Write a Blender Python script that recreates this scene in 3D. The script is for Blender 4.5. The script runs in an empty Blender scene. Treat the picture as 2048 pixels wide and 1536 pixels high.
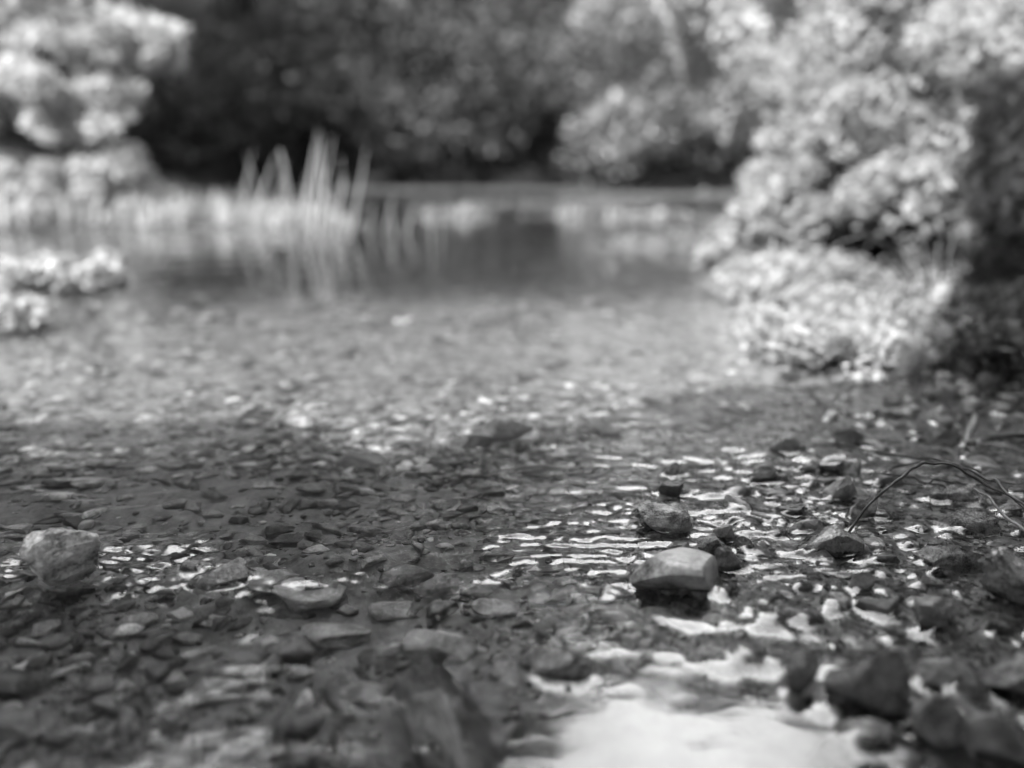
import bpy, math, random
import numpy as np

# ------------------------------------------------------------------ camera, world, sun, exposure
scene = bpy.context.scene
COL = scene.collection
R = math.radians
CAM_H = 0.20
PITCH = R(15.9)
FPX = 1537.0                       # focal length in pixels of the 2048 px wide photograph
cam_d = bpy.data.cameras.new('camera')
cam = bpy.data.objects.new('camera', cam_d); COL.objects.link(cam)
cam.location = (0, 0, CAM_H)
cam.rotation_euler = (math.pi/2 - PITCH, 0, 0)
cam_d.sensor_width = 36.0
cam_d.lens = 36.0*FPX/2048
cam_d.clip_start = 0.01
cam_d.clip_end = 2000
cam_d.dof.use_dof = True
cam_d.dof.focus_distance = 0.424
cam_d.dof.aperture_fstop = 2.65
cam_d.dof.aperture_blades = 0
scene.camera = cam

SUN = np.array([-0.45, -0.50, 0.74]); SUN = SUN/np.linalg.norm(SUN)
SUN_EL = math.asin(SUN[2]); SUN_AZ = math.atan2(SUN[0], SUN[1])

world = bpy.data.worlds.new('World'); scene.world = world; world.use_nodes = True
nt = world.node_tree; nt.nodes.clear()
sky = nt.nodes.new('ShaderNodeTexSky'); sky.sky_type = 'NISHITA'; sky.sun_disc = False
sky.sun_elevation = SUN_EL; sky.sun_rotation = SUN_AZ; sky.altitude = 100; sky.dust_density = 2.5
bw = nt.nodes.new('ShaderNodeRGBToBW')
geo = nt.nodes.new('ShaderNodeTexCoord')
mp = nt.nodes.new('ShaderNodeMapping'); mp.inputs['Scale'].default_value = (1, 1, 1.6)
cl = nt.nodes.new('ShaderNodeTexNoise'); cl.inputs['Scale'].default_value = 2.2; cl.inputs['Detail'].default_value = 7; cl.inputs['Roughness'].default_value = .55
rp = nt.nodes.new('ShaderNodeMapRange'); rp.inputs['From Min'].default_value = .58; rp.inputs['From Max'].default_value = .92
mx = nt.nodes.new('ShaderNodeMix'); mx.data_type = 'FLOAT'
bg = nt.nodes.new('ShaderNodeBackground'); bg.inputs['Strength'].default_value = 0.05
wo = nt.nodes.new('ShaderNodeOutputWorld')
L = nt.links.new
L(sky.outputs['Color'], bw.inputs['Color'])
L(geo.outputs['Generated'], mp.inputs['Vector']); L(mp.outputs['Vector'], cl.inputs['Vector'])
dt = nt.nodes.new('ShaderNodeVectorMath'); dt.operation = 'DOT_PRODUCT'; dt.inputs[1].default_value = (.10, .70, .71)
L(geo.outputs['Generated'], dt.inputs[0])
df = nt.nodes.new('ShaderNodeMapRange'); df.inputs['From Min'].default_value = .89; df.inputs['From Max'].default_value = .99; df.inputs['To Min'].default_value = 0; df.inputs['To Max'].default_value = .4
L(dt.outputs['Value'], df.inputs['Value'])
dt2 = nt.nodes.new('ShaderNodeVectorMath'); dt2.operation = 'DOT_PRODUCT'; dt2.inputs[1].default_value = (-.26, .55, .79)
L(geo.outputs['Generated'], dt2.inputs[0])
df2 = nt.nodes.new('ShaderNodeMapRange'); df2.inputs['From Min'].default_value = .945; df2.inputs['From Max'].default_value = .99; df2.inputs['To Min'].default_value = 0; df2.inputs['To Max'].default_value = .4
L(dt2.outputs['Value'], df2.inputs['Value'])
mxx = nt.nodes.new('ShaderNodeMath'); mxx.operation = 'MAXIMUM'; L(df.outputs['Result'], mxx.inputs[0]); L(df2.outputs['Result'], mxx.inputs[1])
sm = nt.nodes.new('ShaderNodeMath'); sm.operation = 'ADD'; L(cl.outputs['Fac'], sm.inputs[0]); L(mxx.outputs[0], sm.inputs[1])
L(sm.outputs[0], rp.inputs['Value']); L(rp.outputs['Result'], mx.inputs[0])
L(bw.outputs['Val'], mx.inputs[2]); mx.inputs[3].default_value = 100.0       # sunlit cloud
L(mx.outputs[0], bg.inputs['Color']); L(bg.outputs[0], wo.inputs['Surface'])

sd = bpy.data.lights.new('sun', 'SUN'); sd.energy = 5.0; sd.angle = R(0.5); sd.color = (1, 1, 1)
so = bpy.data.objects.new('sun', sd); COL.objects.link(so)
from mathutils import Vector, Matrix, Euler
so.rotation_euler = Vector(SUN).to_track_quat('Z', 'Y').to_euler()
so.location = (-3, -3, 5)

scene.view_settings.view_transform = 'Standard'
scene.view_settings.look = 'None'
scene.view_settings.gamma = 1.0
scene.view_settings.exposure = 1.65
scene.cycles.use_denoising = True
scene.cycles.max_bounces = 8
scene.cycles.transparent_max_bounces = 12
scene.cycles.caustics_reflective = False
scene.cycles.caustics_refractive = True

rng = np.random.default_rng(7)
random.seed(7)

# ------------------------------------------------------------------ numpy helpers
def hash3(ix, iy, iz, seed):
    h = (ix.astype(np.int64)*374761393 + iy.astype(np.int64)*668265263 + iz.astype(np.int64)*2147483647 + seed*1274126177) & 0xffffffff
    h = ((h ^ (h >> 13))*1274126177) & 0xffffffff
    h = (h ^ (h >> 16)) & 0xffffffff
    return h.astype(np.float64)/4294967295.0*2 - 1
def vnoise(x, y, z=None, seed=0):
    if z is None: z = np.zeros_like(x)
    ix, iy, iz = np.floor(x), np.floor(y), np.floor(z)
    fx, fy, fz = x-ix, y-iy, z-iz
    fx = fx*fx*fx*(fx*(fx*6-15)+10); fy = fy*fy*fy*(fy*(fy*6-15)+10); fz = fz*fz*fz*(fz*(fz*6-15)+10)
    ix, iy, iz = ix.astype(np.int64), iy.astype(np.int64), iz.astype(np.int64)
    def g(a, b, c): return hash3(ix+a, iy+b, iz+c, seed)
    x00 = g(0,0,0)*(1-fx)+g(1,0,0)*fx; x10 = g(0,1,0)*(1-fx)+g(1,1,0)*fx
    x01 = g(0,0,1)*(1-fx)+g(1,0,1)*fx; x11 = g(0,1,1)*(1-fx)+g(1,1,1)*fx
    y0 = x00*(1-fy)+x10*fy; y1 = x01*(1-fy)+x11*fy
    return y0*(1-fz)+y1*fz
def vnoise2(x, y, seed=0):
    ix, iy = np.floor(x), np.floor(y); fx, fy = x-ix, y-iy
    fx = fx*fx*fx*(fx*(fx*6-15)+10); fy = fy*fy*fy*(fy*(fy*6-15)+10)
    ix, iy = ix.astype(np.int64), iy.astype(np.int64); z = np.zeros_like(ix)
    g = lambda a, b: hash3(ix+a, iy+b, z, seed)
    return (g(0,0)*(1-fx)+g(1,0)*fx)*(1-fy)+(g(0,1)*(1-fx)+g(1,1)*fx)*fy
def fbm2(x, y, oct=4, seed=0):
    s = 0; a = 1.0; t = 0
    c, d = math.cos(.6), math.sin(.6)
    for o in range(oct):
        s = s + a*vnoise2(x, y, seed+o*17); t += a; a *= .5
        x, y = (x*c-y*d)*2.03+5.1, (x*d+y*c)*2.03+1.7
    return s/t
def fbm3(p, oct=3, seed=0):
    s = 0; a = 1.0; t = 0; q = p.copy()
    for o in range(oct):
        s = s + a*vnoise(q[:,0], q[:,1], q[:,2], seed+o*17); t += a; a *= .5; q = q*2.07+3.3
    return s/t
def sstep(a, b, x):
    t = np.clip((x-a)/(b-a), 0, 1); return t*t*(3-2*t)
def blur(a, s):
    r = int(math.ceil(3*s)); k = np.exp(-np.arange(-r, r+1)**2/(2*s*s)); k /= k.sum()
    p = np.pad(a, ((r, r), (0, 0)), mode='edge'); out = np.zeros_like(a)
    for i, w in enumerate(k): out += w*p[i:i+a.shape[0]]
    p = np.pad(out, ((0, 0), (r, r)), mode='edge'); out = np.zeros_like(a)
    for i, w in enumerate(k): out += w*p[:, i:i+a.shape[1]]
    return out

def mesh_np(name, V, F, mats, parent=None, smooth=True, tone=None, link=True):
    """F: (n,3) or (n,4) int array -> one mesh object"""
    me = bpy.data.meshes.new(name)
    V = np.ascontiguousarray(V, dtype=np.float32); F = np.ascontiguousarray(F, dtype=np.int32)
    k = F.shape[1]
    me.vertices.add(len(V)); me.vertices.foreach_set('co', V.ravel())
    me.loops.add(F.size); me.loops.foreach_set('vertex_index', F.ravel())
    me.polygons.add(len(F)); me.polygons.foreach_set('loop_start', np.arange(0, F.size, k, dtype=np.int32))
    if tone is not None:
        at = me.attributes.new('tone', 'FLOAT', 'POINT'); at.data.foreach_set('value', np.ascontiguousarray(tone, dtype=np.float32))
    me.update(calc_edges=True)
    me.polygons.foreach_set('use_smooth', np.full(len(F), bool(smooth)))
    for m in (mats if isinstance(mats, (list, tuple)) else [mats]): me.materials.append(m)
    if not link: return me
    o = bpy.data.objects.new(name, me); COL.objects.link(o)
    if parent is not None: o.parent = parent
    return o
def tag(o, label=None, cat=None, group=None, kind=None):
    if label: o['label'] = label
    if cat: o['category'] = cat
    if group: o['group'] = group
    if kind: o['kind'] = kind
    return o
def empty(name, loc, label, cat, group=None):
    o = bpy.data.objects.new(name, None); COL.objects.link(o); o.location = loc; o.empty_display_size = .05
    return tag(o, label, cat, group)

# photograph pixel -> place
FW = np.array([0, math.cos(PITCH), -math.sin(PITCH)]); UP = np.array([0, math.sin(PITCH), math.cos(PITCH)])
def ray(px, py):
    return np.array([1., 0, 0])*((px-1024)/FPX) + UP*((768-py)/FPX) + FW
def ground(px, py, z=0.0):
    d = ray(px, py); t = (z-CAM_H)/d[2]; return np.array([0, 0, CAM_H])+d*t
def at(px, py, Y):
    d = ray(px, py); return np.array([0, 0, CAM_H])+d*(Y/d[1])

# ------------------------------------------------------------------ materials (all neutral: a black and white photograph)
def mat(name):
    m = bpy.data.materials.new(name); m.use_nodes = True
    n = m.node_tree; return m, n, n.nodes['Principled BSDF'], n.nodes['Material Output']
def g3(v): return (v, v, v, 1)
def rock_mat(name, lo, hi, rough=.4, scale=60, bump=.4, dist=.0012, tone_attr=False, coat=0.0, speck=0.0, rand=True, spec=.5):
    m, n, b, out = mat(name); N = n.nodes.new; K = n.links.new
    tc = N('ShaderNodeTexCoord'); oi = N('ShaderNodeObjectInfo')
    ge = N('ShaderNodeNewGeometry')
    pos = ge.outputs['Position'] if tone_attr or not rand else None
    vec = N('ShaderNodeVectorMath'); vec.operation = 'ADD'
    K(ge.outputs['Position'], vec.inputs[0]); K(oi.outputs['Random'], vec.inputs[1])
    a = N('ShaderNodeTexNoise'); a.inputs['Scale'].default_value = scale*1.7; a.inputs['Detail'].default_value = 6; a.inputs['Roughness'].default_value = .65
    c = N('ShaderNodeTexNoise'); c.inputs['Scale'].default_value = scale*13; c.inputs['Detail'].default_value = 6; c.inputs['Roughness'].default_value = .7
    K(vec.outputs[0], a.inputs['Vector']); K(vec.outputs[0], c.inputs['Vector'])
    ad = N('ShaderNodeMath'); ad.operation = 'MULTIPLY_ADD'; ad.inputs[1].default_value = .45
    K(c.outputs['Fac'], ad.inputs[0]); K(a.outputs['Fac'], ad.inputs[2])
    mr = N('ShaderNodeMapRange'); mr.inputs['From Min'].default_value = .60; mr.inputs['From Max'].default_value = .86
    mr.inputs['To Min'].default_value = lo; mr.inputs['To Max'].default_value = hi
    K(ad.outputs[0], mr.inputs['Value'])
    val = mr.outputs['Result']
    if tone_attr:
        at_ = N('ShaderNodeAttribute'); at_.attribute_name = 'tone'
        mu = N('ShaderNodeMath'); mu.operation = 'MULTIPLY'; K(val, mu.inputs[0]); K(at_.outputs['Fac'], mu.inputs[1]); val = mu.outputs[0]
    if speck > 0:
        v = N('ShaderNodeTexVoronoi'); v.inputs['Scale'].default_value = scale*9; K(vec.outputs[0], v.inputs['Vector'])
        sr = N('ShaderNodeMapRange'); sr.inputs['From Min'].default_value = .0; sr.inputs['From Max'].default_value = .28
        sr.inputs['To Min'].default_value = speck; sr.inputs['To Max'].default_value = 0
        K(v.outputs['Distance'], sr.inputs['Value'])
        ad2 = N('ShaderNodeMath'); ad2.operation = 'ADD'; K(val, ad2.inputs[0]); K(sr.outputs['Result'], ad2.inputs[1]); val = ad2.outputs[0]
    K(val, b.inputs['Base Color'])
    rr = N('ShaderNodeMapRange'); rr.inputs['To Min'].default_value = max(.05, rough-.15); rr.inputs['To Max'].default_value = rough+.2
    K(c.outputs['Fac'], rr.inputs['Value']); K(rr.outputs['Result'], b.inputs['Roughness'])
    b.inputs['Specular IOR Level'].default_value = spec; bump = min(1, bump*1.5); dist = dist*1.4
    b.inputs['Coat Weight'].default_value = coat; b.inputs['Coat Roughness'].default_value = .12
    bp = N('ShaderNodeBump'); bp.inputs['Strength'].default_value = bump; bp.inputs['Distance'].default_value = dist
    K(ad.outputs[0], bp.inputs['Height']); K(bp.outputs['Normal'], b.inputs['Normal'])
    return m
def leaf_mat(name, lo, hi, trans=.35, rough=.45):
    m, n, b, out = mat(name); N = n.nodes.new; K = n.links.new
    at_ = N('ShaderNodeAttribute'); at_.attribute_name = 'tone'
    mr = N('ShaderNodeMapRange'); mr.inputs['To Min'].default_value = lo; mr.inputs['To Max'].default_value = hi
    K(at_.outputs['Fac'], mr.inputs['Value']); K(mr.outputs['Result'], b.inputs['Base Color'])
    b.inputs['Roughness'].default_value = rough
    t = N('ShaderNodeBsdfTranslucent'); K(mr.outputs['Result'], t.inputs['Color'])
    ms = N('ShaderNodeMixShader'); ms.inputs[0].default_value = trans
    K(b.outputs[0], ms.inputs[1]); K(t.outputs[0], ms.inputs[2]); K(ms.outputs[0], out.inputs['Surface'])
    return m
M = {}
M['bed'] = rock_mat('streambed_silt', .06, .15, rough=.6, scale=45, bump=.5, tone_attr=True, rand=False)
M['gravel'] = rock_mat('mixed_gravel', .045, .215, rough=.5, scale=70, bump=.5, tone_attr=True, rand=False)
M['gravel_wet'] = rock_mat('wet_grit', .022, .16, rough=.22, scale=110, bump=.7, tone_attr=True, rand=False, speck=.05)
M['pale'] = rock_mat('pale_limestone', .14, .40, rough=.45, scale=55, bump=.5)
M['mid'] = rock_mat('grey_stone', .06, .22, rough=.4, scale=60, bump=.5)
M['dark'] = rock_mat('dark_slate', .025, .10, rough=.35, scale=60, bump=.5)
M['boulder'] = rock_mat('smooth_wet_stone', .03, .40, rough=.38, scale=30, bump=.35, dist=.0008, spec=.6, coat=.22, speck=.06)
M['crust'] = rock_mat('crusted_pale_stone', .09, .55, rough=.45, scale=80, bump=1.0, dist=.002, speck=.08)
M['wet_dark'] = rock_mat('wet_dark_stone', .012, .12, rough=.12, scale=70, bump=.9, dist=.0016, spec=1.0, coat=.6)
M['grain'] = rock_mat('grainy_wet_stone', .04, .28, rough=.25, scale=110, bump=1.0, dist=.0016, speck=.12)
M['leaf'] = leaf_mat('sunny_leaf', .24, .48, trans=.52, rough=.65)
M['leaf_mid'] = leaf_mat('grey_leaf', .2, .38)
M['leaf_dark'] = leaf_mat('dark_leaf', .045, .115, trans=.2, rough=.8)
M['leaf_shade'] = leaf_mat('shade_leaf', .02, .04, trans=.1)
M['leaf_pale'] = leaf_mat('pale_far_leaf', .34, .68, trans=.4)
M['grass'] = leaf_mat('pale_grass', .28, .5)
M['reed'] = leaf_mat('reed_blade', .25, .45)
M['bark'] = rock_mat('bark', .03, .10, rough=.8, scale=30, bump=.8, dist=.003)
M['twig'] = rock_mat('wet_black_twig', .006, .022, rough=.4, scale=120, bump=.5, dist=.0006)
M['stick_dry'] = rock_mat('dry_bleached_stick', .2, .5, rough=.6, scale=120, bump=.5, dist=.0006, spec=.2)
M['stick'] = rock_mat('bleached_stick', .10, .24, rough=.5, scale=120, bump=.5, dist=.0006)
M['soil'] = rock_mat('dark_bank_soil', .012, .04, rough=.9, scale=20, bump=.8, dist=.01, rand=False, spec=.05)

# water: clear sheet, fresnel mirror over a see-through body
m, n, b, out = mat('clear_stream_water'); n.nodes.remove(b); N = n.nodes.new; K = n.links.new
lw = N('ShaderNodeLayerWeight'); lw.inputs['Blend'].default_value = .5          # facing, the same from above and below
pw = N('ShaderNodeMath'); pw.operation = 'POWER'; pw.inputs[1].default_value = 4.6; K(lw.outputs['Facing'], pw.inputs[0])
fr = N('ShaderNodeMath'); fr.operation = 'MULTIPLY_ADD'; fr.inputs[1].default_value = .96; fr.inputs[2].default_value = .04; K(pw.outputs[0], fr.inputs[0])
tr = N('ShaderNodeBsdfRefraction'); tr.inputs['Color'].default_value = (.95, .95, .95, 1); tr.inputs['IOR'].default_value = 1.33; tr.inputs['Roughness'].default_value = 0
gl = N('ShaderNodeBsdfGlossy'); gl.inputs['Roughness'].default_value = .015; gl.inputs['Color'].default_value = (1, 1, 1, 1)
ms = N('ShaderNodeMixShader'); K(fr.outputs[0], ms.inputs[0]); K(tr.outputs[0], ms.inputs[1]); K(gl.outputs[0], ms.inputs[2])
K(ms.outputs[0], out.inputs['Surface'])
M['water'] = m

# ------------------------------------------------------------------ terrain
def curve(xs, ys, t): return np.interp(t, xs, ys)
def shore_right(y):
    return curve([-.5, .15, .25, .45, .57, .75, 1.0, 1.5, 3., 6., 12.], [.11, .11, .125, .20, .33, .40, .52, .80, 1.9, 4.5, 9.], y)
def bed_z(x, y):
    s = x-shore_right(y)                                   # <0 in the stream, >0 on the gravel shore
    k = np.clip(.6+y*.6, .5, 4)
    z = -.0295*sstep(-.02*k, -.36*k, s) - .0035
    z = z + .010*sstep(.05*k, .30*k, s) + .16*sstep(.22*k, .95*k, s) + .5*sstep(1.*k, 4.*k, s)
    z = z - .07*sstep(1.1, 2.4, y)*sstep(-.1*k, -.8*k, s)    # pool gets deeper farther off
    # low spit on the far side of the pool, with the bank on its left
    edge = .02+.10*vnoise2(y*1.3, y*0+3.1, 5) 
    spit = sstep(2.28, 2.5, y+.10*vnoise2(x*3, y*0, 9)+.04*vnoise2(x*11, y*0, 19))*(1-sstep(3.3, 3.8, y))*(1-sstep(-.75, .45, x+.25*(y-2.6)+.2*vnoise2(x*4, y*4, 29)))
    z = z + .115*spit
    bank = sstep(-.85, -1.8, x + .55*(y-1.2) + .12*vnoise2(y*2.2, x*0, 21))*sstep(.7, 1.3, y)
    z = z + bank*.22 + .4*sstep(-2.2, -5, x)
    # a few flat shoals
    for cx, cy, rx, ry, h in ((.47, 2.0, .34, .10, .088), (.62, 1.62, .22, .07, .083), (.35, 3.15, .75, .12, .10), (.95, 2.55, .5, .07, .10), (.1, 4.2, 1.2, .25, .115), (1.3, 5.4, 1.6, .35, .12), (-.5, 6.6, 2.2, .4, .12)):
        z = z + h*np.exp(-(((x-cx)/rx)**2+((y-cy)/ry)**2)**2)
    band = np.exp(-((y-(.392+.03*np.sin(x*7)))/.028)**2)*sstep(.12, .02, x)
    z = z+np.clip(-.0065-z, 0, 1)*.8*band*(.6+.6*vnoise2(x*12, y*12, 31))
    z = z-.013*np.exp(-(((x-.062)/.062)**2+((y-.238)/.04)**2)**2)
    # far bank and wooded hillside
    z = z + 1.0*sstep(8.2, 10.2, y) + np.clip(y-10.5, 0, 60)*.42
    z = z + .0035*fbm2(x*14, y*14, 3, 3)*np.clip(y+.3, .5, 3) + .0016*fbm2(x*60, y*60, 3, 8)*(y < 3)
    return z

ys = [-40, -12, -4, -1.5, -.6, -.25, -.08, .0, .05, .09]
y = .12
while y < 15.: ys.append(y); y *= (1.0027 if .33 < y < .62 else 1.0052)
ys = np.array(ys + list(np.geomspace(15.5, 400, 26)))
us = np.linspace(-1.25, 1.25, 1000)
ext = 1.25*np.geomspace(1.01, 60, 26)
us = np.concatenate([-ext[::-1], us, ext])
half = .16+.70*np.clip(ys, .12, None)
GX = us[None, :]*half[:, None]; GY = np.repeat(ys[:, None], len(us), 1)
NR, NC = GX.shape
BED = bed_z(GX, GY)
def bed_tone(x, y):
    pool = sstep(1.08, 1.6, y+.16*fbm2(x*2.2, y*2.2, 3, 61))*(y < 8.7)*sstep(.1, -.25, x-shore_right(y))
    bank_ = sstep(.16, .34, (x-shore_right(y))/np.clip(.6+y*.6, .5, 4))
    lit_band = sstep(.47, .54, y+.04*fbm2(x*6, y*6, 3, 62))*sstep(1.45, 1.0, y)*sstep(.02, -.12, x-shore_right(y))      # sunlight painted into the tone: bed paler beyond the shade edge
    return (1-.6*pool)*(1-.55*bank_)*(1+1.35*lit_band)
def grid_faces(r0, r1, c0, c1):
    i, j = np.meshgrid(np.arange(r0, r1-1), np.arange(c0, c1-1), indexing='ij')
    a = (i*NC+j).ravel(); return np.stack([a, a+1, a+NC+1, a+NC], 1)

# ------------------------------------------------------------------ rocks
def ico(n):
    import bmesh
    bm = bmesh.new(); bmesh.ops.create_icosphere(bm, subdivisions=n, radius=1)
    V = np.array([v.co[:] for v in bm.verts]); F = np.array([[v.index for v in f.verts] for f in bm.faces]); bm.free(); return V, F
ICO = {k: ico(k) for k in (1, 2, 3, 4, 5, 6)}
def rock_shape(level, seed, planes=9, cut=(.55, .85), noise=.08, freq=2.2, box=0.0, fine=0.0):
    r = np.random.default_rng(seed); V, F = ICO[level]; P = V.copy()
    if box: P = np.sign(P)*np.abs(P)**(1-box); P /= np.abs(P).max()
    soft = .05
    for i in range(planes):
        nn = r.normal(size=3); nn /= np.linalg.norm(nn); d = r.uniform(*cut)
        over = P@nn-d; over = np.where(over > soft, over, np.where(over > -soft, (over+soft)**2/(4*soft), 0))
        P = P-over[:, None]*nn*.96
    P = P*(1+noise*fbm3(V*freq+seed*7.3, 4, seed)[:, None])
    if fine: P = P*(1+fine*fbm3(V*freq*5+seed*3.1, 3, seed+5)[:, None])
    P = P-(P.max(0)+P.min(0))/2; P = P/(np.abs(P).max(0))
    return P, F
ROCKMASK = np.zeros_like(GX)
def splat(Hm, x, y, a, b, rot, top, zc, c):
    """raise the height map under an ellipsoid of half axes a,b,c"""
    rad = max(a, b)
    r0 = np.searchsorted(ys, y-rad); r1 = np.searchsorted(ys, y+rad)+1
    if r1 <= r0 or y > 6: return
    hw = max(.16+.7*y, .1); c0 = np.searchsorted(us, (x-rad)/hw-.01); c1 = np.searchsorted(us, (x+rad)/hw+.01)+1
    X = GX[r0:r1, c0:c1]-x; Y = GY[r0:r1, c0:c1]-y
    ca, sa = math.cos(rot), math.sin(rot)
    q = ((X*ca+Y*sa)/a)**2+((-X*sa+Y*ca)/b)**2
    h = zc+c*np.sqrt(np.clip(1-q, 0, 1)); h = np.where(q < 1, h, -9)
    Hm[r0:r1, c0:c1] = np.maximum(Hm[r0:r1, c0:c1], h)
def mask_rock(V):
    """mark where a rock breaks the surface"""
    W = V[np.abs(V[:, 2]) < .0035]
    if len(W) < 6: return
    import mathutils
    pts = [tuple(p[:2]) for p in W]
    idx = mathutils.geometry.convex_hull_2d(pts); hull = np.array([pts[i] for i in idx])
    x0, y0 = hull.min(0); x1, y1 = hull.max(0)
    r0, r1 = np.searchsorted(ys, y0), np.searchsorted(ys, y1)+1
    X = GX[r0:r1]; Y = GY[r0:r1]; ins = np.ones_like(X, bool)
    nh = len(hull); area = 0
    for i in range(nh): area += hull[i][0]*hull[(i+1) % nh][1]-hull[(i+1) % nh][0]*hull[i][1]
    sg = 1 if area > 0 else -1
    for i in range(nh):
        p, q = hull[i], hull[(i+1) % nh]
        ins &= sg*((q[0]-p[0])*(Y-p[1])-(q[1]-p[1])*(X-p[0])) >= 0
    ROCKMASK[r0:r1][ins] = 1
HERO = []
def hero(name, box, seed, m, label, cat='stone', level=5, ratio=.8, bury=.35, rot=0., planes=13, cut=(.38, .80), noise=.11, boxy=0., fine=.045, lift=0., tilt=(0, 0), shape=None, base=0., group=None):
    x0, y0, x1, y1 = box
    g = ground((x0+x1)/2, y1, base); dep = g[1]*math.cos(PITCH)+(CAM_H-base)*math.sin(PITCH)
    w = (x1-x0)/FPX*dep; Ld = w*ratio; th = math.atan2(CAM_H-base, g[1]+Ld/2)
    Hh = max(((y1-y0)*dep/FPX-Ld*math.sin(th)*.8)/math.cos(th), .22*w)
    b = bury*w; c = (Hh+b)/2
    P, F = rock_shape(level, seed, planes, cut, noise, box=boxy, fine=fine)
    if shape: P = shape(P)
    E = Euler((tilt[0], tilt[1], rot)).to_matrix(); E = np.array(E)
    V = (P*np.array([w/2, Ld/2, c]))@E.T
    s = (w/2)/np.abs(V[:, 0]).max(); V[:, :2] *= s
    cx = (x0+x1)/2; gx = ((cx-1024)/FPX)*(dep+Ld/2*math.cos(PITCH))
    loc = np.array([gx, g[1]+Ld/2, base+Hh-c+lift])
    o = mesh_np(name, V, F, m); o.location = loc
    tag(o, label, cat, group); mask_rock(V+loc)
    HERO.append((loc, w, Hh, label)); return o
def boulder_shape(P):
    # broad domed top, undercut front, one sharp facet towards the right
    Q = P.copy()
    def cutp(n_, d, k_, sf):
        nonlocal Q
        n_ = np.array(n_, float); n_ /= np.linalg.norm(n_); o_ = Q@n_-d
        o_ = np.where(o_ > sf, o_, np.where(o_ > -sf, (o_+sf)**2/(4*sf), 0)); Q = Q-o_[:, None]*n_*k_
    cutp((.88, -.34, .12), .62, .97, .03); cutp((-.14, -.78, -.62), .30, .97, .05); cutp((.12, .1, .98), .56, .85, .30)
    cutp((-.75, -.35, .55), .70, .8, .35); cutp((-.6, .5, .6), .7, .85, .3)
    Q = Q*(1+.03*fbm3(Q*2.5+9, 3, 4)[:, None]); Q -= (Q.max(0)+Q.min(0))/2
    Q /= np.abs(Q).max(0); return Q
def wedge_shape(P):
    Q = P.copy(); k = .5+.5*Q[:, 2]; ridge = .25
    Q[:, 0] = Q[:, 0]*(1-.7*np.clip(k, 0, 1))+ridge*k; Q[:, 1] = Q[:, 1]*(1-.6*k)
    nn = np.array([.1, -.95, .05]); o_ = Q@nn-.25; Q -= np.clip(o_, 0, None)[:, None]*nn
    Q -= (Q.max(0)+Q.min(0))/2; Q /= np.abs(Q).max(0); return Q
def slab_shape(P):
    Q = P.copy(); Q[:, 2] = np.clip(Q[:, 2], -.5, .55)+.12*Q[:, 0]+.1*vnoise2(Q[:, 0]*3, Q[:, 1]*3, 4); Q /= np.abs(Q).max(0); return Q
def shear_shape(P):
    Q = P.copy(); Q[:, 0] += .35*Q[:, 2]; Q /= np.abs(Q).max(0); return Q
hero('river_boulder', (1255, 1078, 1447, 1205), 31, M['boulder'], 'largest smooth wet boulder with a domed top, black undercut front and pale facet', 'boulder', level=6, ratio=.72, planes=0, cut=(.75, .9), noise=.04, fine=.004, shape=boulder_shape, bury=.25, lift=-.002)
M['dry'] = rock_mat('dry_pale_rock', .10, .75, rough=.6, scale=40, bump=1.0, dist=.002, speck=.05)
hero('pale_rock', (48, 1040, 208, 1182), 12, M['dry'], 'lone pale rough rock with a dark hollow, away from the others in shallow water', 'rock', level=6, ratio=.75, planes=8, noise=.16, fine=.05, bury=.2)
hero('dark_rock', (398, 1112, 502, 1178), 44, M['wet_dark'], 'low dark rock breaking the surface in the riffle with glints on top', 'rock', ratio=.8, planes=7)
hero('dark_rock', (358, 1114, 400, 1148), 45, M['wet_dark'], 'tiny dark stone touching the low dark rock in the riffle', ratio=.8, level=4)
hero('crusted_rock', (1274, 998, 1382, 1062), 8, M['crust'], 'blocky crusted pale rock just behind the largest smooth boulder', 'rock', level=6, ratio=.7, boxy=.35, planes=4, noise=.12, fine=.05)
hero('wedge_rock', (1552, 1034, 1712, 1116), 5, M['wet_dark'], 'dark wedge shaped rock with a ridge where the long black twig ends', 'rock', level=6, ratio=.65, planes=6, shape=wedge_shape, fine=.03)
hero('dark_stone', (1466, 1066, 1508, 1108), 15, M['wet_dark'], 'small round black stone between the largest boulder and the wedge rock', ratio=.8)
hero('grey_stone', (1426, 1086, 1480, 1142), 16, M['mid'], 'angular grey stone leaning on the pale facet of the largest boulder', ratio=.7, planes=12)
hero('grainy_stone', (1392, 1062, 1450, 1110), 17, M['grain'], 'grainy glittering stone tucked behind the largest boulder', ratio=.8)
hero('grey_slab', (1425, 1046, 1472, 1082), 117, M['mid'], 'narrow tilted grey slab behind the grainy glittering stone', ratio=.5)
hero('flat_rock', (1848, 966, 1978, 1020), 18, M['grain'], 'craggy flat grey rock under the black twigs, lying behind a thicker dark rock', 'rock', level=6, ratio=.6, noise=.16, fine=.07, shape=slab_shape)
hero('thick_rock', (1884, 1014, 2000, 1074), 19, M['grain'], 'thick rough rock with black front just in front of the craggy flat rock', 'rock', level=6, ratio=.65, noise=.14, fine=.05)
hero('flat_stone', (962, 832, 1072, 880), 20, M['pale'], 'pale flat stone standing out of the water at the edge of the sunlight', level=5, ratio=.5, lift=.003, fine=.06)
hero('flat_stone', (903, 866, 988, 900), 21, M['mid'], 'low grey flat stone just in front of the pale flat stone', level=5, ratio=.5, lift=.002, bury=.2)
hero('flat_stone', (566, 832, 632, 858), 22, M['mid'], 'small grey flat stone alone in the sunlit shallows', level=4, ratio=.5, lift=.002)
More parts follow.
